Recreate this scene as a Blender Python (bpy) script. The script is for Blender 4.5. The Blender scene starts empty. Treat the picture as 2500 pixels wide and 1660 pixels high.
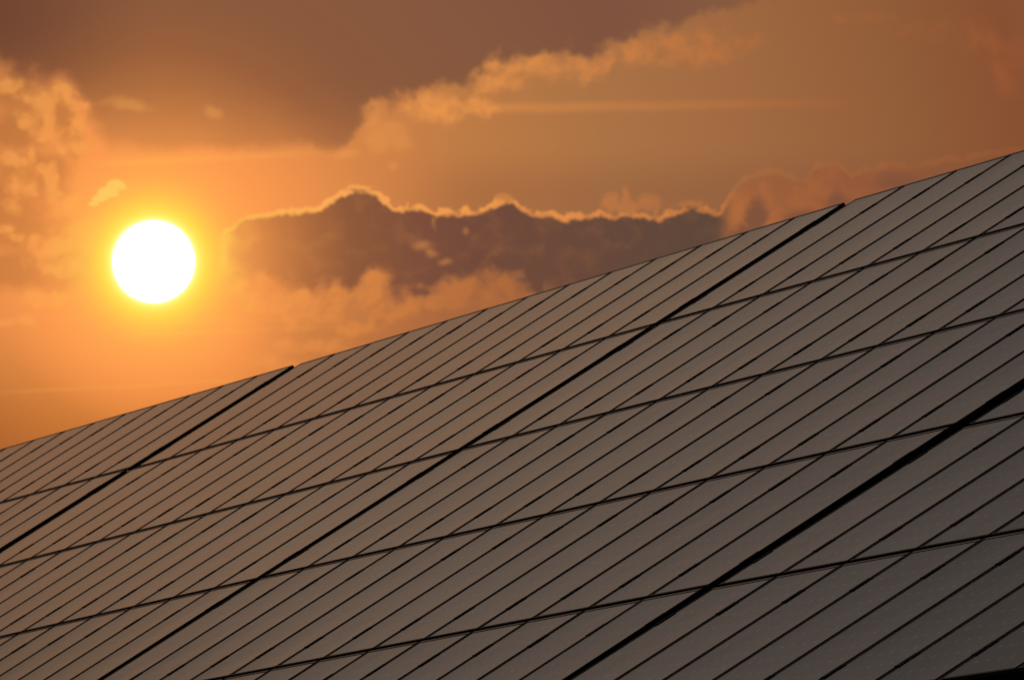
import bpy, bmesh, math, random
from mathutils import Matrix, Vector
random.seed(7)

# ------------------------------------------------------------------ camera, sky, sun, exposure
scn = bpy.context.scene
C = scn.collection
PITCH = math.radians(6.0825)
CAM = Vector((0.0, 0.0, 1.7))
FPX = 20500.0                                  # long telephoto: 295 mm on a 36 mm sensor
cam_d = bpy.data.cameras.new("camera"); cam = bpy.data.objects.new("camera", cam_d); C.objects.link(cam)
cam_d.sensor_fit = 'HORIZONTAL'; cam_d.sensor_width = 36.0; cam_d.lens = 36.0 * FPX / 2500.0
cam_d.clip_start = 0.5; cam_d.clip_end = 20000.0
cam_d.dof.use_dof = True; cam_d.dof.focus_distance = 41.0; cam_d.dof.aperture_fstop = 15.0
cam.location = CAM; cam.rotation_euler = (math.pi / 2 + PITCH, 0, 0)
scn.camera = cam
scn.view_settings.view_transform = 'Standard'; scn.view_settings.look = 'None'
scn.view_settings.exposure = 0.0; scn.view_settings.gamma = 1.0
try: scn.view_settings.use_curve_mapping = False
except Exception: pass
scn.cycles.max_bounces = 6
scn.cycles.sample_clamp_indirect = 6.0

SUN_AZ, SUN_EL = -2.46, 6.61                   # degrees; azimuth measured from +Y towards +X


def deg(x, y):
    """direction (azimuth, elevation in degrees) of a spot of the sky noted on the 2361 px wide print"""
    X, Y = x * 2500 / 2361.0, y * 2500 / 2361.0
    vx, vz, vy = (X - 1250) / FPX, -(Y - 830) / FPX, 1.0
    wy = vy * math.cos(PITCH) - vz * math.sin(PITCH)
    wz = vy * math.sin(PITCH) + vz * math.cos(PITCH)
    return math.degrees(math.atan2(vx, wy)), math.degrees(math.atan2(wz, math.hypot(vx, wy)))


PXD = 338.0                                    # pixels of that print per degree

# ---- small expression helpers for shader nodes
class G:
    def __init__(s, tree): s.t = tree; s.n = tree.nodes; s.l = tree.links
    def _in(s, sock, v):
        if isinstance(v, bpy.types.NodeSocket): s.l.new(v, sock)
        elif v is not None: sock.default_value = v
    def m(s, op, a, b=None, c=None, clamp=False):
        n = s.n.new('ShaderNodeMath'); n.operation = op; n.use_clamp = clamp
        for i, v in enumerate((a, b, c)):
            if v is not None: s._in(n.inputs[i], v)
        return n.outputs[0]
    def add(s, a, b): return s.m('ADD', a, b)
    def sub(s, a, b): return s.m('SUBTRACT', a, b)
    def mul(s, a, b): return s.m('MULTIPLY', a, b)
    def v(s, op, a, b=None, out=0):
        n = s.n.new('ShaderNodeVectorMath'); n.operation = op
        s._in(n.inputs[0], a)
        if b is not None: s._in(n.inputs[3 if op == 'SCALE' else 1], b)
        return n.outputs['Value'] if out else n.outputs[0]
    def xyz(s, x, y, z=0.0):
        n = s.n.new('ShaderNodeCombineXYZ')
        for i, q in enumerate((x, y, z)): s._in(n.inputs[i], q)
        return n.outputs[0]
    def sep(s, a):
        n = s.n.new('ShaderNodeSeparateXYZ'); s._in(n.inputs[0], a); return n.outputs
    def step(s, x, a, b, lo=0.0, hi=1.0):
        n = s.n.new('ShaderNodeMapRange'); n.interpolation_type = 'SMOOTHSTEP'
        s._in(n.inputs[0], x)
        for i, q in enumerate((a, b, lo, hi)): s._in(n.inputs[1 + i], q)
        return n.outputs[0]
    def noise(s, vec, scale, detail=4.0, rough=0.55, col=False, dist=0.0):
        n = s.n.new('ShaderNodeTexNoise'); n.noise_dimensions = '3D'
        s._in(n.inputs['Vector'], vec); n.inputs['Scale'].default_value = scale
        n.inputs['Detail'].default_value = detail; n.inputs['Roughness'].default_value = rough
        n.inputs['Distortion'].default_value = dist
        return n.outputs['Color' if col else 0]
    def ramp(s, x, stops, scale=1.0, interp='LINEAR'):
        n = s.n.new('ShaderNodeValToRGB'); cr = n.color_ramp; cr.interpolation = interp
        s._in(n.inputs[0], s.m('DIVIDE', x, scale))
        while len(cr.elements) > 1: cr.elements.remove(cr.elements[-1])
        for i, (p, c) in enumerate(stops):
            e = cr.elements[0] if i == 0 else cr.elements.new(p / scale)
            e.position = p / scale; e.color = (*[lin(q) for q in c], 1)
        return n.outputs[0]
    def curve(s, x, pts, x0, x1, y0, y1, handle='AUTO_CLAMPED'):
        n = s.n.new('ShaderNodeFloatCurve'); s._in(n.inputs[1], s.m('DIVIDE', s.sub(x, x0), x1 - x0))
        n.inputs[0].default_value = 1.0
        cu = n.mapping.curves[0]; n.mapping.use_clip = False
        P = sorted(((a - x0) / (x1 - x0), (b - y0) / (y1 - y0)) for a, b in pts)
        cu.points[0].location = P[0]; cu.points[1].location = P[-1]
        for q in P[1:-1]: cu.points.new(*q)
        for q in cu.points: q.handle_type = handle
        n.mapping.extend = 'HORIZONTAL'; n.mapping.update()
        return s.add(s.mul(n.outputs[0], y1 - y0), y0)
    def mix(s, f, a, b, mode='MIX'):
        n = s.n.new('ShaderNodeMix'); n.data_type = 'RGBA'; n.blend_type = mode
        n.clamp_factor = True
        s._in(n.inputs[0], f)
        for i, q in ((6, a), (7, b)):
            if isinstance(q, tuple): n.inputs[i].default_value = (*q[:3], 1)
            else: s._in(n.inputs[i], q)
        return n.outputs[2]


def lin(c):
    c /= 255.0
    return c / 12.92 if c <= 0.04045 else ((c + 0.055) / 1.055) ** 2.4


def L3(r, g, b): return (lin(r), lin(g), lin(b))


world = bpy.data.worlds.new("World"); scn.world = world; world.use_nodes = True
nt = world.node_tree; nt.nodes.clear(); g = G(nt)
out = nt.nodes.new('ShaderNodeOutputWorld'); bg = nt.nodes.new('ShaderNodeBackground')
nt.links.new(bg.outputs[0], out.inputs[0])
world.cycles.sampling_method = 'MANUAL'; world.cycles.sample_map_resolution = 1024

tc = nt.nodes.new('ShaderNodeTexCoord').outputs['Generated']
dv = g.v('NORMALIZE', tc)
dx, dy, dz = g.sep(dv)
az = g.mul(g.m('ARCTAN2', dx, dy), 180 / math.pi)
el = g.mul(g.m('ARCSINE', dz), 180 / math.pi)
p2 = g.xyz(az, el, 0.0)
sunv = Vector((math.sin(math.radians(SUN_AZ)) * math.cos(math.radians(SUN_EL)),
               math.cos(math.radians(SUN_AZ)) * math.cos(math.radians(SUN_EL)), math.sin(math.radians(SUN_EL))))
# angle from the sun's centre in degrees (chord form keeps precision near zero)
rs = g.mul(g.m('ARCSINE', g.mul(g.v('LENGTH', g.v('SUBTRACT', dv, tuple(sunv)), out=1), 0.5)), 360 / math.pi)

# fractal warps shared by all clouds
w1 = g.v('SUBTRACT', g.noise(p2, 2.2, 5, 0.6, col=True), (0.5, 0.5, 0.5))
w2 = g.v('SUBTRACT', g.noise(g.v('ADD', p2, (7.3, 1.1, 4.0)), 9.0, 4, 0.55, col=True), (0.5, 0.5, 0.5))
pw = g.v('ADD', g.v('ADD', p2, g.v('SCALE', w1, 0.16)), g.v('SCALE', w2, 0.055))
azw, elw, _ = g.sep(pw)
fb = g.noise(g.v('MULTIPLY', pw, (1.0, 1.25, 1.0)), 3.4, 6, 0.58)      # soft billows
ff = g.noise(g.v('ADD', pw, (3.0, 9.0, 0)), 8.5, 4, 0.5)

# -- clear, hazy evening air: glow falls off with the angle from the sun and dulls with height
clear = g.ramp(rs, [(0.0, (255, 240, 120)), (0.27, (255, 238, 120)), (0.315, (255, 230, 84)), (0.365, (255, 216, 76)), (0.42, (255, 200, 78)),
                    (0.50, (255, 182, 80)), (0.60, (255, 167, 80)), (0.80, (253, 155, 79)), (1.05, (240, 147, 77)), (1.55, (214, 133, 72)),
                    (2.3, (190, 123, 69)), (3.2, (171, 115, 69)), (4.2, (160, 105, 65))], 4.2)
clear_mid = g.ramp(rs, [(0.0, (160, 105, 65)), (4.2, (160, 105, 65)), (5.2, (146, 93, 57)), (6.0, (136, 80, 50)), (7.4, (150, 100, 70)),
                        (8.5, (166, 118, 86)), (9.2, (162, 124, 96)), (10.0, (152, 124, 102)), (10.6, (138, 117, 101)),
                        (11.6, (124, 108, 98)), (12.4, (110, 99, 92)), (13.4, (94, 86, 81)), (16.0, (78, 74, 72)), (22.0, (70, 68, 68))], 22.0)
clear_far = g.ramp(rs, [(0.0, (70, 68, 68)), (22.0, (70, 68, 68)), (40.0, (56, 58, 62)), (90.0, (42, 46, 56)), (180.0, (30, 34, 42))], 180.0)
clear = g.mix(g.m('GREATER_THAN', rs, 4.2), clear, clear_mid)
clear = g.mix(g.m('GREATER_THAN', rs, 22.0), clear, clear_far)
clear = g.mix(g.step(az, -7.6, -11.0, 0.0, 0.55), clear, g.ramp(rs, [(0.0, (150, 90, 50)), (8.0, (104, 70, 48)), (12.0, (84, 70, 60)), (30.0, (50, 50, 52))], 30.0))
# the air is a little redder and duller close to the horizon on the left
low = g.mul(g.step(el, 6.5, 5.3), g.step(rs, 0.40, 1.2))
clear = g.mix(g.mul(low, g.step(az, 0.3, -2.6, 0.3, 1.0)), clear, g.ramp(rs, [(0.0, (255, 200, 90)), (0.7, (255, 152, 70)), (0.95, (232, 136, 63)), (1.15, (205, 121, 54)), (1.57, (180, 103, 48)), (2.0, (168, 94, 46)), (6, (130, 76, 48))], 6.0))


def blobs(lst, k=0.25):
    """signed field of soft ellipses given in print pixels: < 0 inside"""
    cur = None
    for (x, y, rx, ry) in lst:
        a, e = deg(x, y)
        d = g.v('LENGTH', g.v('MULTIPLY', g.v('SUBTRACT', pw, (a, e, 0)), (PXD / rx, PXD / ry, 0)), out=1)
        cur = d if cur is None else g.m('SMOOTH_MIN', cur, d, k)
    return g.sub(cur, 1.0)


def crv(pts, src=None, handle='AUTO_CLAMPED'):
    q = [deg(*a) for a in pts]
    return g.curve(azw if src is None else src, q, -3.6, 3.6, 3.5, 9.0, handle)


colr = clear
# -- high layer darkening the top of the view, with a straight lower edge and a ragged right flank
edge = [(-90, 150), (0, 172), (60, 200), (130, 205), (172, 225), (200, 265), (225, 320), (262, 360), (420, 360), (600, 350), (780, 345), (830, 290), (860, 255), (920, 235), (1000, 205),
        (1090, 185), (1130, 150), (1200, 148), (1330, 128), (1430, 100), (1520, 75), (1640, 45), (1760, 10), (1850, -20), (2150, -60), (2400, -90)]
hc = crv(edge)
h = g.sub(elw, g.add(hc, g.mul(g.add(g.mul(g.sub(fb, 0.5), 0.30), g.mul(g.sub(ff, 0.5), 0.16)), g.add(g.step(az, -1.6, -0.9, 0.12, 1.0), g.step(az, -2.6, -3.0, 0.0, 0.8)))))
layer = g.ramp(rs, [(0, (230, 160, 90)), (0.8, (206, 130, 70)), (1.1, (182, 114, 64)), (1.45, (154, 96, 60)), (1.8, (140, 90, 61)),
                    (2.6, (134, 88, 63)), (3.4, (128, 83, 63)), (4.2, (124, 84, 64)), (5.5, (140, 84, 56)), (8.0, (150, 96, 70)),
                    (12, (140, 108, 86)), (20, (92, 86, 84))], 20.0)
hi_fade = g.mul(g.step(el, 9.6, 12.5, 1.0, 0.0), g.step(az, 12.0, 5.0))
lm = g.mul(g.step(h, g.step(az, -2.9, -2.4, -0.08, -0.02), g.step(az, -2.9, -2.4, 0.20, 0.10)), hi_fade)
lm = g.mul(lm, g.step(az, -10.0, -5.0))
layer = g.mix(g.mul(g.mul(g.step(az, -2.3, -3.7), g.step(el, 7.4, 8.3)), 0.7), layer, L3(98, 58, 42))
lm = g.mul(lm, g.step(az, 2.6, 0.6, 0.35, 1.0))
tl = g.m('MAXIMUM', g.step(g.add(elw, g.mul(g.sub(fb, 0.5), 0.12)), 7.15, 7.88), g.step(az, 0.0, 0.8))
layer = g.mix(tl, g.mix(0.42, layer, clear), layer)
colr = g.mix(lm, colr, layer)
lit = g.ramp(rs, [(0.3, (255, 222, 96)), (0.6, (255, 196, 84)), (0.9, (255, 176, 84)), (1.3, (253, 170, 88)), (1.9, (244, 158, 80)),
                  (2.6, (232, 147, 75)), (3.4, (210, 130, 70)), (4.4, (184, 110, 60)), (6, (165, 92, 52))], 6.0)
# lit billows along that flank
fa = blobs([(905, 385, 12, 12), (800, 355, 26, 14), (850, 275, 24, 28), (868, 320, 34, 40), (900, 300, 40, 34), (925, 320, 26, 26), (295, 240, 60, 14), (485, 258, 22, 18)])
fam = g.step(g.sub(fa, g.add(g.mul(g.sub(fb, 0.5), 2.0), g.mul(g.sub(ff, 0.5), 1.0))), 0.45, -0.75)
colr = g.mix(g.mul(fam, 0.27), colr, lit)
fl = blobs([(975, 245, 54, 32), (1045, 250, 46, 32), (1105, 243, 40, 30),
            (1110, 190, 34, 30), (1150, 150, 30, 26), (1185, 175, 62, 34), (1260, 160, 60, 32), (1330, 150, 60, 32), (1385, 128, 36, 24),
            (1480, 120, 52, 36), (1560, 120, 70, 40), (1640, 110, 70, 38), (1700, 90, 60, 30),
            (1990, 45, 90, 14), (2120, 70, 70, 26), (2260, 90, 60, 40), (2330, 150, 50, 60)])
fm = g.mul(g.step(g.sub(fl, g.add(g.mul(g.sub(fb, 0.5), 2.2), g.mul(g.sub(ff, 0.5), 0.9))), 0.40, -0.75), g.step(g.add(g.mul(fb, 0.5), g.mul(ff, 0.5)), 0.38, 0.60, 0.16, 0.80))
fm = g.mul(fm, g.step(rs, 0.9, 2.4, 0.35, 1.0))
fm = g.mul(fm, g.step(az, 0.6, 2.4, 1.0, 0.5))
colr = g.mix(fm, colr, lit)

# -- thin bright streaks of cirrus
for (xa, ya, xb, yb, wd, amt) in ((1120, 250, 2000, 236, 20, 0.40), (220, 378, 800, 352, 13, 0.22), (0, 905, 900, 858, 8, 0.16), (300, 770, 1000, 748, 10, 0.14), (350, 740, 760, 738, 7, 0.12)):
    a0, e0 = deg(xa, ya); a1, e1 = deg(xb, yb); sl = (e1 - e0) / (a1 - a0)
    dd = g.m('ABSOLUTE', g.sub(g.add(el, g.mul(g.sub(fb, 0.5), 0.03)), g.add(g.mul(g.sub(az, a0), sl), e0)))
    mk = g.mul(g.step(dd, wd / PXD, 0.0), g.mul(g.step(az, a0 - 0.15, a0 + 0.2), g.step(az, a1 + 0.3, a1 - 0.9)))
    colr = g.mix(g.mul(mk, amt), colr, lit)

# -- mottled clouds at the far left
lc = blobs([(30, 215, 50, 40), (120, 265, 72, 52), (60, 300, 90, 60), (165, 320, 30, 45), (70, 400, 90, 70), (20, 480, 90, 80), (110, 430, 50, 40),
            (60, 540, 90, 60), (60, 620, 120, 60)])
lmk = g.step(g.sub(lc, g.mul(g.sub(fb, 0.5), 1.4)), 0.45, -0.55)
shade_l = g.ramp(rs, [(0.3, (255, 180, 86)), (0.6, (230, 145, 74)), (0.9, (206, 126, 64)), (1.3, (188, 116, 60)), (1.9, (160, 98, 56)), (6, (120, 80, 60))], 6.0)
litl = g.ramp(rs, [(0.3, (255, 215, 90)), (0.5, (254, 186, 82)), (0.75, (254, 164, 80)), (1.1, (248, 158, 80)), (1.5, (232, 154, 78)), (2.2, (216, 138, 74)), (6, (165, 92, 52))], 6.0)
colr = g.mix(g.mul(lmk, 0.80), colr, shade_l)
ll = blobs([(18, 195, 30, 22), (48, 220, 30, 18), (112, 232, 34, 24), (145, 222, 30, 24), (182, 262, 22, 36), (68, 272, 34, 20), (100, 300, 26, 34), (78, 345, 14, 50),
            (150, 330, 44, 30), (30, 368, 50, 22), (100, 388, 14, 12), (52, 425, 38, 30), (115, 410, 12, 34), (32, 470, 22, 20), (138, 455, 36, 30),
            (12, 528, 34, 12), (44, 546, 28, 14), (110, 565, 60, 40), (195, 545, 50, 40), (150, 620, 60, 30), (95, 690, 60, 20), (40, 740, 60, 12)], 0.5)
llm = g.mul(g.step(g.sub(ll, g.add(g.mul(g.sub(fb, 0.5), 2.2), g.mul(g.sub(ff, 0.5), 1.8))), 0.35, -0.60), g.step(ff, 0.34, 0.58, 0.45, 1.0))
colr = g.mix(g.mul(llm, 0.80), colr, litl)
# the small bright scrap beside the sun
sc = blobs([(268, 428, 22, 13), (250, 442, 24, 13), (232, 456, 18, 8), (214, 466, 12, 5)], 0.3)
colr = g.mix(g.mul(g.step(g.sub(sc, g.mul(g.sub(fb, 0.5), 0.5)), 0.10, -0.25), 0.8), colr, L3(253, 206, 98))

# -- long cumulus bank with a burning rim
topc = [(470, 640), (500, 560), (520, 528), (560, 495), (612, 488), (680, 480), (735, 478), (765, 458), (790, 440), (825, 430), (862, 440),
        (888, 458), (915, 480), (945, 470), (980, 474), (1003, 492), (1030, 484), (1080, 483), (1120, 476), (1150, 462), (1175, 452),
        (1200, 470), (1230, 485), (1270, 488), (1296, 502), (1320, 495), (1375, 486), (1410, 490), (1440, 488), (1480, 490), (1516, 500), (1545, 484),
        (1595, 468), (1640, 478), (1662, 486), (1678, 455), (1700, 418), (1740, 396), (1790, 386), (1825, 402), (1860, 408), (1880, 374),
        (1930, 368), (1962, 400), (2000, 382), (2060, 374), (2150, 368), (2250, 352), (2400, 330)]
w3 = g.v('SUBTRACT', g.noise(g.v('ADD', p2, (2.3, 5.1, 1.0)), 16.0, 3, 0.6, col=True), (0.5, 0.5, 0.5))
q2 = g.v('ADD', p2, g.v('SCALE', w3, 0.065))
a2, e2, _ = g.sep(q2)
tcv = crv(topc, a2, 'VECTOR')
fx_ = g.noise(p2, 26.0, 3, 0.6)
d = g.add(g.sub(tcv, e2), g.add(g.mul(g.sub(ff, 0.5), 0.14), g.mul(g.sub(fx_, 0.5), 0.025)))                                       # degrees below the top outline
botc = [(470, 640), (540, 655), (600, 652), (680, 668), (760, 672), (830, 666), (866, 634), (885, 650), (905, 688), (960, 698), (1010, 668),
        (1060, 650), (1105, 646), (1135, 640), (1165, 638), (1195, 648), (1240, 690), (1330, 720), (1600, 760), (2400, 900)]
bcv = crv(botc, azw)
bh = g.sub(g.sub(e2, bcv), g.add(g.mul(g.sub(fb, 0.5), 0.42), g.mul(g.sub(ff, 0.5), 0.22)))
eastw = g.step(azw, deg(1600, 0)[0], deg(1720, 0)[0])
inb = g.mul(g.step(d, 0.005, g.add(g.mul(eastw, 0.05), 0.022)), g.step(bh, -0.07, 0.12))
inb = g.mul(inb, g.step(a2, deg(512, 0)[0], deg(560, 0)[0]))
bank = g.ramp(rs, [(0.3, (255, 190, 90)), (0.65, (232, 146, 76)), (0.85, (204, 126, 68)), (1.1, (172, 106, 62)), (1.35, (144, 90, 58)), (1.8, (126, 79, 59)),
                   (2.2, (114, 74, 58)), (2.8, (107, 73, 58)), (3.3, (99, 72, 58)), (3.9, (92, 71, 57)), (4.6, (98, 70, 58)), (6.0, (118, 74, 58)), (8, (110, 78, 66))], 8.0)
bank = g.mix(g.mul(g.step(g.add(g.mul(fb, 0.6), g.mul(ff, 0.4)), 0.47, 0.66), 0.08), bank, lit)
# east end of the bank is broken into lit heads
east = g.step(azw, deg(1640, 0)[0], deg(1690, 0)[0])
heads = g.ramp(rs, [(0, (200, 120, 66)), (3.6, (184, 112, 62)), (4.2, (170, 102, 59)), (5.0, (152, 90, 56)), (6.0, (132, 78, 50)), (8, (120, 76, 56))], 8.0)
dark = g.ramp(rs, [(0, (120, 74, 58)), (3.8, (104, 74, 60)), (5, (122, 78, 60)), (6, (118, 74, 54)), (8, (118, 74, 54))], 8.0)
hb = blobs([(1740, 505, 26, 44), (1715, 540, 40, 22), (1820, 540, 60, 24), (1935, 470, 34, 30), (1850, 500, 40, 20), (2070, 420, 60, 22)], 0.2)
hm = g.step(g.sub(hb, g.add(g.mul(g.sub(fb, 0.5), 1.6), g.mul(g.sub(ff, 0.5), 1.2))), 0.5, -0.6)
heads = g.mix(g.mul(hm, 0.75), heads, dark)
heads = g.mix(g.step(fb, 0.60, 0.36, 0.0, 0.30), heads, dark)
bank = g.mix(east, bank, heads)
# faint holes glowing in the dark mass
ho = blobs([(975, 570, 22, 9), (995, 582, 14, 7), (1022, 602, 12, 9), (1072, 527, 7, 8), (1003, 510, 6, 16)], 0.2)
bank = g.mix(g.mul(g.step(g.sub(ho, g.mul(g.sub(fb, 0.5), 2.0)), 0.9, -1.0), 0.32), bank, lit)
soft_e = g.mul(g.step(az, deg(1900, 0)[0], deg(2250, 0)[0], 1.0, 0.45), g.step(az, 9.0, 5.0))
bk = g.mul(inb, soft_e)
# lit turrets standing on the bank
tu = blobs([(1405, 476, 20, 26), (1438, 462, 13, 28), (1445, 482, 44, 18), (1492, 472, 28, 24), (1512, 488, 10, 24), (1590, 468, 34, 10), (1172, 458, 20, 10), (830, 434, 34, 7)], 0.2)
tum = g.step(g.sub(tu, g.add(g.mul(g.sub(ff, 0.5), 1.6), g.mul(g.sub(fb, 0.5), 0.8))), 0.30, -0.45)
colr = g.mix(g.mul(tum, 0.80), colr, lit)
# air just above the bank, a little darker and browner
colr = g.mix(g.mul(g.mul(g.step(el, 7.45, 7.05), g.step(a2, deg(830, 0)[0], deg(1100, 0)[0])), g.step(az, 4.5, 3.5, 0.0, 0.42)), colr, g.ramp(rs, [(0, (190, 120, 70)), (2.0, (148, 92, 62)), (4.0, (128, 82, 60)), (8, (120, 78, 60))], 8.0))
colr = g.mix(bk, colr, bank)
# lit undersides and puffs below the bank
up = blobs([(560, 540, 40, 40), (530, 620, 36, 60), (690, 690, 60, 22), (760, 700, 50, 34), (820, 690, 40, 34), (720, 738, 70, 22), (860, 660, 18, 40), (890, 625, 22, 26),
            (900, 720, 60, 22), (1000, 700, 60, 20), (1090, 665, 60, 26), (1140, 652, 26, 30), (1200, 676, 50, 24), (700, 800, 100, 20), (640, 830, 60, 26),
            (620, 700, 60, 26), (800, 760, 60, 18), (1100, 700, 70, 20)], 0.3)
um = g.mul(g.step(g.sub(up, g.add(g.mul(g.sub(fb, 0.5), 1.9), g.mul(g.sub(ff, 0.5), 1.2))), 0.42, -0.42), g.step(g.add(g.mul(fb, 0.5), g.mul(ff, 0.5)), 0.40, 0.58, 0.15, 1.0))
litu = g.ramp(rs, [(0.3, (255, 214, 86)), (0.55, (255, 184, 80)), (0.8, (250, 158, 78)), (1.2, (230, 142, 72)), (1.6, (214, 130, 66)), (2.0, (196, 118, 62)),
                   (2.5, (176, 106, 58)), (3.0, (164, 98, 56)), (6, (140, 84, 54))], 6.0)
notbank = g.sub(1.0, g.mul(bk, 0.55))
und = g.mul(g.mul(g.step(bh, 0.1, -0.05), g.step(el, 5.6, 6.1)), g.mul(g.step(d, 0.02, 0.12), g.mul(g.step(az, deg(520, 0)[0], deg(760, 0)[0]), g.step(az, 5.0, 4.0))))
colr = g.mix(g.mul(und, 0.68), colr, g.ramp(rs, [(0, (225, 140, 72)), (1.2, (196, 120, 64)), (1.8, (170, 102, 60)), (2.6, (150, 90, 58)), (4, (120, 76, 56)), (8, (118, 74, 56))], 8.0))
colr = g.mix(g.mul(g.mul(um, 0.72), g.mul(notbank, g.step(d, 0.02, 0.12))), colr, litu)
# the rim itself
rimw = g.add(0.036, g.mul(g.sub(ff, 0.5), 0.07))
rim = g.mul(g.step(d, -0.004, 0.008), g.step(g.sub(d, rimw), 0.016, -0.008))
rim = g.mul(rim, g.mul(g.step(ff, 0.30, 0.5, 0.55, 1.0), g.mul(g.step(a2, deg(500, 0)[0], deg(530, 0)[0]), g.step(azw, deg(1700, 0)[0], deg(1640, 0)[0], 0.30, 1.0))))
rim = g.mul(g.mul(rim, g.step(az, 4.5, 3.2)), g.sub(1.0, g.mul(tum, 0.6)))
colr = g.mix(g.mul(rim, 0.97), colr, lit)

wl = g.m('ABSOLUTE', g.sub(azw, g.add(g.mul(g.sub(el, deg(0, 575)[1]), 0.16), deg(520, 0)[0])))
wm = g.mul(g.step(wl, 0.055, 0.01), g.mul(g.step(el, deg(0, 640)[1], deg(0, 600)[1]), g.step(el, deg(0, 520)[1], deg(0, 545)[1])))
colr = g.mix(g.mul(wm, 0.42), colr, lit)

# -- physical sky: a Nishita dome tinting the part of the sky away from the sunset
sky = nt.nodes.new('ShaderNodeTexSky'); sky.sky_type = 'NISHITA'; sky.sun_disc = False
sky.sun_elevation = math.radians(SUN_EL); sky.sun_rotation = math.radians(SUN_AZ)
sky.air_density = 1.5; sky.dust_density = 4.0
nis = g.v('SCALE', sky.outputs[0], 0.05)
colr = g.mix(g.step(rs, 14.0, 45.0, 0.0, 0.5), colr, nis)
# -- below the horizon: dusky haze
colr = g.mix(g.step(el, 0.0, -4.0), colr, L3(70, 52, 42))
# -- the sun: an over-exposed disc with its aureole
core = g.step(rs, 0.284, 0.262)
aure = g.m('EXPONENT', g.mul(g.m('MAXIMUM', g.sub(rs, 0.27), 0.0), -38.0))
colr = g.v('ADD', colr, g.v('SCALE', g.xyz(0.30, 0.40, 0.26), g.mul(aure, 1.0)))
colr = g.v('ADD', colr, g.v('SCALE', g.xyz(5.0, 4.4, 3.6), core))
nt.links.new(colr, bg.inputs[0]); bg.inputs[1].default_value = 1.0

sl = bpy.data.lights.new("sun", 'SUN'); sl.energy = 2.0; sl.angle = math.radians(0.53); sl.color = (1.0, 0.62, 0.30)
so = bpy.data.objects.new("sun", sl); C.objects.link(so)
so.rotation_euler = (-sunv).to_track_quat('-Z', 'Y').to_euler()
so.location = (-20, 40, 30)

# ------------------------------------------------------------------ materials
def mat(name, base, rough=0.5, spec=0.5, metal=0.0, fn=None):
    m_ = bpy.data.materials.new(name); m_.use_nodes = True
    b = m_.node_tree.nodes['Principled BSDF']
    b.inputs['Base Color'].default_value = (*base, 1); b.inputs['Roughness'].default_value = rough
    b.inputs['Specular IOR Level'].default_value = spec; b.inputs['Metallic'].default_value = metal
    if fn: fn(G(m_.node_tree), b)
    return m_


UNIT = 0.82                       # module pitch along the row, metres
PITCHV = 1.92449853 * UNIT        # module pitch up the slope
GAPU, GAPV = 0.034, 0.030
UP = UNIT * 1.004                 # modules sit a few millimetres wider than the nominal pitch
MW, MH = UP - GAPU, PITCHV - GAPV
CELL = 0.1275


def glass_fn(g, b):
    # flat print under the glass: dark mono cells with clipped corners, thin silver ribbons
    co = g.n.new('ShaderNodeTexCoord').outputs['Object']
    x, y, _ = g.sep(co)
    mx, my = (MW - 6 * CELL) / 2, (MH - 12 * CELL) / 2
    cx = g.m('DIVIDE', g.sub(x, mx), CELL); cy = g.m('DIVIDE', g.sub(y, my), CELL)
    fx = g.m('ABSOLUTE', g.sub(g.m('FRACT', g.add(cx, 40.0)), 0.5)); fy = g.m('ABSOLUTE', g.sub(g.m('FRACT', g.add(cy, 40.0)), 0.5))
    corner = g.step(g.add(fx, fy), 0.875, 0.890)
    seam = g.m('MAXIMUM', g.step(fx, 0.488, 0.492), g.step(fy, 0.488, 0.492))
    rib = g.step(g.m('ABSOLUTE', g.sub(g.m('ABSOLUTE', g.sub(g.m('FRACT', g.add(cx, 40.0)), 0.5)), 0.25)), 0.010, 0.006)
    white = g.m('MAXIMUM', corner, g.mul(seam, 0.25))
    inside = g.mul(g.mul(g.m('GREATER_THAN', cx, -0.02), g.m('LESS_THAN', cx, 6.02)), g.mul(g.m('GREATER_THAN', cy, -0.02), g.m('LESS_THAN', cy, 12.02)))
    white = g.mul(white, inside)
    oi = g.n.new('ShaderNodeObjectInfo').outputs['Random']
    cell = g.mix(oi, (0.010, 0.011, 0.016), (0.016, 0.014, 0.015))
    cell = g.mix(g.mul(rib, 0.5), cell, (0.12, 0.12, 0.12))
    g.l.new(g.mix(white, cell, (0.75, 0.73, 0.70)), b.inputs['Base Color'])
    b.inputs['Specular IOR Level'].default_value = 0.5
    # the faintest dust film and float-glass waviness
    wp = g.n.new('ShaderNodeNewGeometry').outputs['Position']
    dust = g.noise(wp, 1.7, 5, 0.6)
    g.l.new(g.step(dust, 0.3, 0.7, 0.035, 0.075), b.inputs['Roughness'])
    tint = g.noise(wp, 0.9, 3, 0.5)
    g.l.new(g.mix(g.step(tint, 0.38, 0.62), (1.0, 0.955, 0.92), (0.945, 0.985, 1.0)), b.inputs['Specular Tint'])
    bp = g.n.new('ShaderNodeBump'); bp.inputs['Strength'].default_value = 1.0; bp.inputs['Distance'].default_value = 1.0
    wn = g.noise(g.v('ADD', co, g.v('SCALE', g.xyz(oi, oi, oi), 37.0)), 2.2, 1.0, 0.4)
    xs, ys = g.sub(x, MW / 2), g.sub(y, MH / 2)
    sag = g.add(g.mul(g.mul(xs, xs), 0.0052), g.mul(g.mul(ys, ys), 0.0022))
    g.l.new(g.add(g.mul(wn, 0.0007), sag), bp.inputs['Height']); g.l.new(bp.outputs[0], b.inputs['Normal'])


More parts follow.
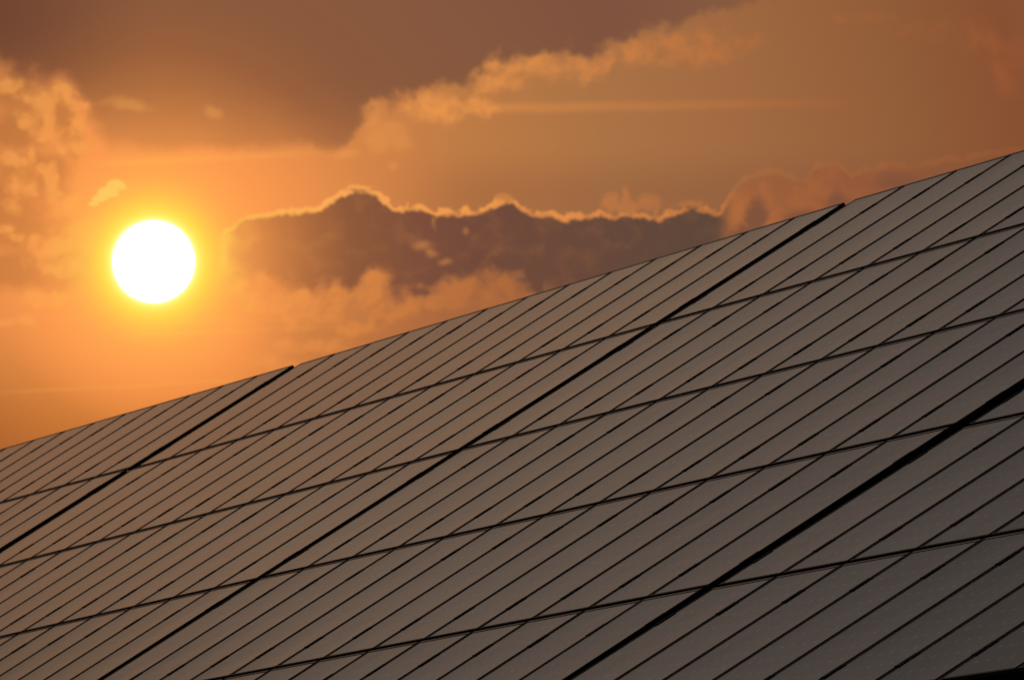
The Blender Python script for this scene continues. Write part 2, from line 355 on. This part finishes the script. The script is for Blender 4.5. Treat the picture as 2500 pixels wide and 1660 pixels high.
def grit(scale, lo, hi, rough=0.6):
    def f(g, b):
        wp = g.n.new('ShaderNodeNewGeometry').outputs['Position']
        n = g.noise(wp, scale, 5, 0.6)
        g.l.new(g.mix(n, lo, hi), b.inputs['Base Color'])
        bp = g.n.new('ShaderNodeBump'); bp.inputs['Strength'].default_value = 0.3; bp.inputs['Distance'].default_value = 0.002
        g.l.new(n, bp.inputs['Height']); g.l.new(bp.outputs[0], b.inputs['Normal'])
    return f


M_GLASS = mat("solar_glass", (0.012, 0.012, 0.016), 0.05, 0.5, fn=glass_fn)
M_FRAME = mat("black_anodised_frame", (0.012, 0.011, 0.011), 0.42, 0.20)
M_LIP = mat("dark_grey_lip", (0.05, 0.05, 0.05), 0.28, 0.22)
M_CLAMP = mat("black_clamp", (0.006, 0.006, 0.007), 0.5, 0.04)
M_STEEL = mat("dark_galvanised_steel", (0.05, 0.05, 0.055), 0.5, 0.3, 0.4, fn=grit(9, (0.03, 0.03, 0.033), (0.07, 0.07, 0.075)))
M_CLAD = mat("dark_cladding", (0.012, 0.012, 0.013), 0.8, 0.02, fn=grit(3, (0.006, 0.006, 0.007), (0.014, 0.013, 0.013)))
M_FELT = mat("bitumen_felt", (0.012, 0.012, 0.012), 0.95, 0.0, fn=grit(14, (0.006, 0.006, 0.006), (0.016, 0.015, 0.015)))
M_ASPH = mat("asphalt", (0.05, 0.05, 0.05), 0.9, 0.1, fn=grit(1.3, (0.03, 0.03, 0.03), (0.07, 0.068, 0.064)))

# ------------------------------------------------------------------ mesh helpers
def box(bm, x0, x1, y0, y1, z0, z1, mi=0):
    vs = [bm.verts.new((x, y, z)) for z in (z0, z1) for x, y in ((x0, y0), (x1, y0), (x1, y1), (x0, y1))]
    for f in ((3, 2, 1, 0), (4, 5, 6, 7), (0, 1, 5, 4), (1, 2, 6, 5), (2, 3, 7, 6), (3, 0, 4, 7)):
        fc = bm.faces.new([vs[i] for i in f]); fc.material_index = mi


def mesh(name, bm, *mats):
    me = bpy.data.meshes.new(name); bm.normal_update(); bm.to_mesh(me); bm.free()
    for m_ in mats: me.materials.append(m_)
    return me


def link(name, me, parent=None, loc=(0, 0, 0), rot=None):
    o = bpy.data.objects.new(name, me); C.objects.link(o)
    if parent: o.parent = parent
    o.location = loc
    if rot: o.rotation_euler = rot
    return o


# module glass (a laminate with a real edge), origin at its lower left corner, top of the frame at z = 0
LIPW = 0.014
bm = bmesh.new(); box(bm, LIPW - 0.004, MW - LIPW + 0.004, LIPW - 0.004, MH - 0.021, -0.0065, -0.0022); ME_GLASS = mesh("solar_panel", bm, M_GLASS)
bm = bmesh.new()
D = 0.042
box(bm, 0, LIPW, 0, MH, -D, 0); box(bm, MW - LIPW, MW, 0, MH, -D, 0)             # long sides
box(bm, LIPW, MW - LIPW, 0, LIPW, -D, 0)                                          # lower short side
box(bm, LIPW, MW - LIPW, MH - 0.018, MH, -D, -0.0004, 1)                          # upper short side in the greyer, smoother lip material
box(bm, LIPW, MW - LIPW, LIPW, MH - 0.018, -0.012, -0.0072)                       # backsheet
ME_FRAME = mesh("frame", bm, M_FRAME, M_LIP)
# clamp: top plate with folded ends over a stem
bm = bmesh.new()
CLL = 0.118
box(bm, -0.024, 0.024, 0, CLL, 0.0004, 0.0024); box(bm, -0.013, 0.013, 0.006, CLL - 0.006, -0.05, 0.0002)
box(bm, -0.006, 0.006, CLL * 0.44, CLL * 0.56, 0.0026, 0.0036)
box(bm, -0.024, 0.024, 0.0, 0.004, 0.0026, 0.0038)
ME_CLAMP = mesh("clamp", bm, M_CLAMP)
bm = bmesh.new()
box(bm, -0.021, 0.0, 0, CLL, 0.0004, 0.0015); box(bm, 0.0005, 0.009, 0, CLL, -0.046, 0.0015)
box(bm, 0.0005, 0.009, 0.0, 0.004, 0.0017, 0.0028); box(bm, 0.012, 0.018, 0.03, CLL - 0.03, -0.040, -0.020)
ME_ENDCLAMP = mesh("end_clamp", bm, M_CLAMP)

# ------------------------------------------------------------------ the four arrays
Rm = Matrix(((0.34976825, -0.79084365, 0.50222355), (-0.09926706, 0.50178082, 0.85927997), (-0.93156225, -0.3504031, 0.09700227)))
T0 = Vector((-1.94002116, 0.20718278, 77.74491021)); AV = 1.92449853; GT = 0.34929582
cp, sp = math.cos(PITCH), math.sin(PITCH)
CW = Matrix(((1, 0, 0), (0, sp, cp), (0, -cp, sp)))      # survey axes -> world axes


def survey(u, v, n, adj=(0, 0, 0, 0), uc=0.0):
    """a point on the tilted field: u modules along, v modules down, n units off the plane -> world"""
    dvv, dn, ti, tw = adj
    X = Vector((u, v * AV + dvv, dn + ti * (v * AV - 2.5 * AV) + tw * (u - uc) + n))
    return CW @ (Rm @ X + T0) * UNIT + CAM


TABLES = [(-13 - GT - 0.0090, (-0.04922917, -0.0172771, -0.00256133, 0.00282084), -4.0),
          (0.0, (0, 0, 0, 0), 0.0),
          (13 + GT - 0.0395, (0.02707906, 0.00163314, -0.00098036, 0.00200889), 19.5),
          (26 + 2 * GT + 0.0153, (0.11690459, 0.02881584, -0.00914636, 0.00383254), 30.0)]
LABELS = ["most distant solar array, cut off by the left edge, below the sun",
          "second most distant solar array, its top edge rising to meet the dark cloud bank",
          "second nearest solar array, its top edge below the broken pink cloud heads",
          "nearest solar array, beyond the widest black gap in the lower right corner"]
planes = []
VLO, VHI = 5.0, 0.0
for ti, (u0, adj, uc) in enumerate(TABLES):
    o_ = survey(u0, VLO, 0, adj, uc)
    ex = (survey(u0 + 13, VLO, 0, adj, uc) - o_).normalized()
    ey = (survey(u0, VHI, 0, adj, uc) - o_); ey = (ey - ex * ey.dot(ex)).normalized()
    ez = ex.cross(ey)
    root = bpy.data.objects.new("solar_array", None); C.objects.link(root)
    o_ = o_ - ex * (13 * (UP - UNIT) / 2)
    mw = Matrix((ex, ey, ez)).transposed().to_4x4(); mw.translation = o_
    root.matrix_world = mw; root.empty_display_size = 0.3
    root['label'] = LABELS[ti]; root['category'] = "solar array"; root['group'] = "tilted solar arrays standing in one line"
    planes.append((o_, ex, ey, ez))
    W, H = 13 * UP, 5 * PITCHV
    for r in range(5):
        for k in range(13):
            jx, jy = random.gauss(0, 0.00022), 0.0
            pn = link("solar_panel", ME_GLASS, root, (k * UP + GAPU / 2, r * PITCHV + GAPV / 2, random.gauss(0, 0.00015)), (jx, jy, 0))
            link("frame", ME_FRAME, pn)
        for k in range(14):
            for fr in (0.8355, 0.2355):                 # clamp positions, fraction of a module up from its lower edge
                yy = (r + 1 - 0.2355 if fr > 0.5 else r + 1 - 0.8590) * PITCHV + random.gauss(0, 0.004)
                if k in (0, 13):
                    link("end_clamp", ME_ENDCLAMP, root, (k * UP + (-GAPU / 2 if k == 13 else GAPU / 2), yy if k == 13 else yy + CLL, 0.0), (0, 0, 0 if k == 13 else math.pi))
                else:
                    link("clamp", ME_CLAMP, root, (k * UP + random.gauss(0, 0.0008), yy, 0.0), (0, 0, random.gauss(0, 0.004)))
    bm = bmesh.new(); box(bm, 0.01, W - 0.01, -0.02, 0.02, -0.090, -0.050); ME_RAIL = mesh("rail", bm, M_STEEL)
    for r in range(5):
        for fr in (0.2355, 0.8590):
            link("rail", ME_RAIL, root, (0, (r + 1 - fr) * PITCHV + CLL / 2, 0))
    bm = bmesh.new(); box(bm, -0.04, 0.04, 0.15, H - 0.2, -0.21, -0.092); ME_RAFT = mesh("rafter", bm, M_STEEL)
    bm = bmesh.new(); box(bm, -0.01, W + 0.01, -0.012, 0.006, -0.30, -0.003); link("edge_trim", mesh("edge_trim", bm, M_CLAD), root)
    bm = bmesh.new(); box(bm, 0.030, 0.036, 0.01, H - 0.03, -0.32, -0.0475); ME_SIDE = mesh("gap_blocker", bm, M_CLAD)  # dark sheet added under each end to block sky glimpsed through the gaps
    link("gap_blocker", ME_SIDE, root); link("gap_blocker", ME_SIDE, root, (W - 0.066, 0, 0))
    for q in range(5):
        link("rafter", ME_RAFT, root, (0.7 + q * (W - 1.4) / 4, 0, 0))
    bm = bmesh.new(); box(bm, -0.03, 0.03, -0.03, 0.03, -0.60, -0.212); ME_POST = mesh("post", bm, M_STEEL)
    for q in range(5):
        for yy in (0.6, H * 0.5, H - 0.8):
            link("post", ME_POST, root, (0.7 + q * (W - 1.4) / 4, yy, 0))

# ------------------------------------------------------------------ hall under the arrays, ground
o0, ex, ey, ez = planes[1]
z_up = Vector((0, 0, 1)); fl = Vector((ey.x, ey.y, 0)).normalized()      # horizontal direction up the slope
tilt = math.asin(ey.z)
EAVE = o0 - z_up * 0.0
A0 = o0 - ex * 16.0
Ltot = 16.0 + 13 * UNIT * 3 + 3.2
Hs = 5 * PITCHV


def P(a, s, n):
    """a metres along the eave, s metres up the slope, n metres off the module plane"""
    return A0 + ex * a + ey * s + ez * n


hall = bpy.data.objects.new("hall", None); C.objects.link(hall); hall.location = (A0.x, A0.y, 0)
hall['label'] = "black clad hall carrying the solar arrays, a black sliver in the lower right corner"
hall['category'] = "building"


def poly(name, pts, faces, m_, parent=hall, **kw):
    bm = bmesh.new(); off = parent.location if parent else Vector()
    vs = [bm.verts.new(Vector(p) - off) for p in pts]
    for f in faces: bm.faces.new([vs[i] for i in f])
    bmesh.ops.recalc_face_normals(bm, faces=bm.faces)
    return link(name, mesh(name, bm, m_), parent)


s0, s1, n0, n1 = -0.02, Hs - 0.45, -0.60, -0.68
HEX = [(3, 2, 1, 0), (4, 5, 6, 7), (0, 1, 5, 4), (1, 2, 6, 5), (2, 3, 7, 6), (3, 0, 4, 7)]


def slab(name, a0_, a1_, sa, sb, na, nb, m_):
    pts = [P(a, s, n) for n in (na, nb) for a, s in ((a0_, sa), (a1_, sa), (a1_, sb), (a0_, sb))]
    return poly(name, pts, HEX, m_)


slab("roof", 0, Ltot, s0, s1, n0, n1, M_FELT)
# fascia closing the space between the lowest modules and the roof deck
slab("fascia", 0, Ltot, -0.075, -0.025, -0.20, -0.70, M_CLAD)


def wall(name, a0_, a1_, s_, n_, th, inward):
    b0, b1 = P(a0_, s_, n_), P(a1_, s_, n_); w = fl * th * inward
    pts = []
    for q in (b0, b1, b1 + w, b0 + w): pts.append(Vector((q.x, q.y, 0.0)))
    for q in (b0, b1, b1 + w, b0 + w): pts.append(Vector((q.x, q.y, b0.z)))
    return poly(name, pts, HEX, M_CLAD)


wall("wall", 0, Ltot, -0.05, -0.705, 0.12, 1)
wall("wall", 0, Ltot, s1 - 0.3, -0.70, 0.12, -1)
for a in (0.0, Ltot - 0.12):
    lo, hi = P(a, 0.3, -0.70), P(a, s1 - 0.45, -0.70)
    pts = [Vector((lo.x, lo.y, 0)), Vector((hi.x, hi.y, 0)), hi, lo]
    pts += [p + ex * 0.12 for p in pts]
    poly("wall", pts, HEX, M_CLAD)

bm = bmesh.new()
vs = [bm.verts.new(p) for p in ((-6000, -6000, 0), (6000, -6000, 0), (6000, 6000, 0), (-6000, 6000, 0))]
bm.faces.new(vs)
gr = link("ground", mesh("ground", bm, M_ASPH)); gr['kind'] = 'structure'
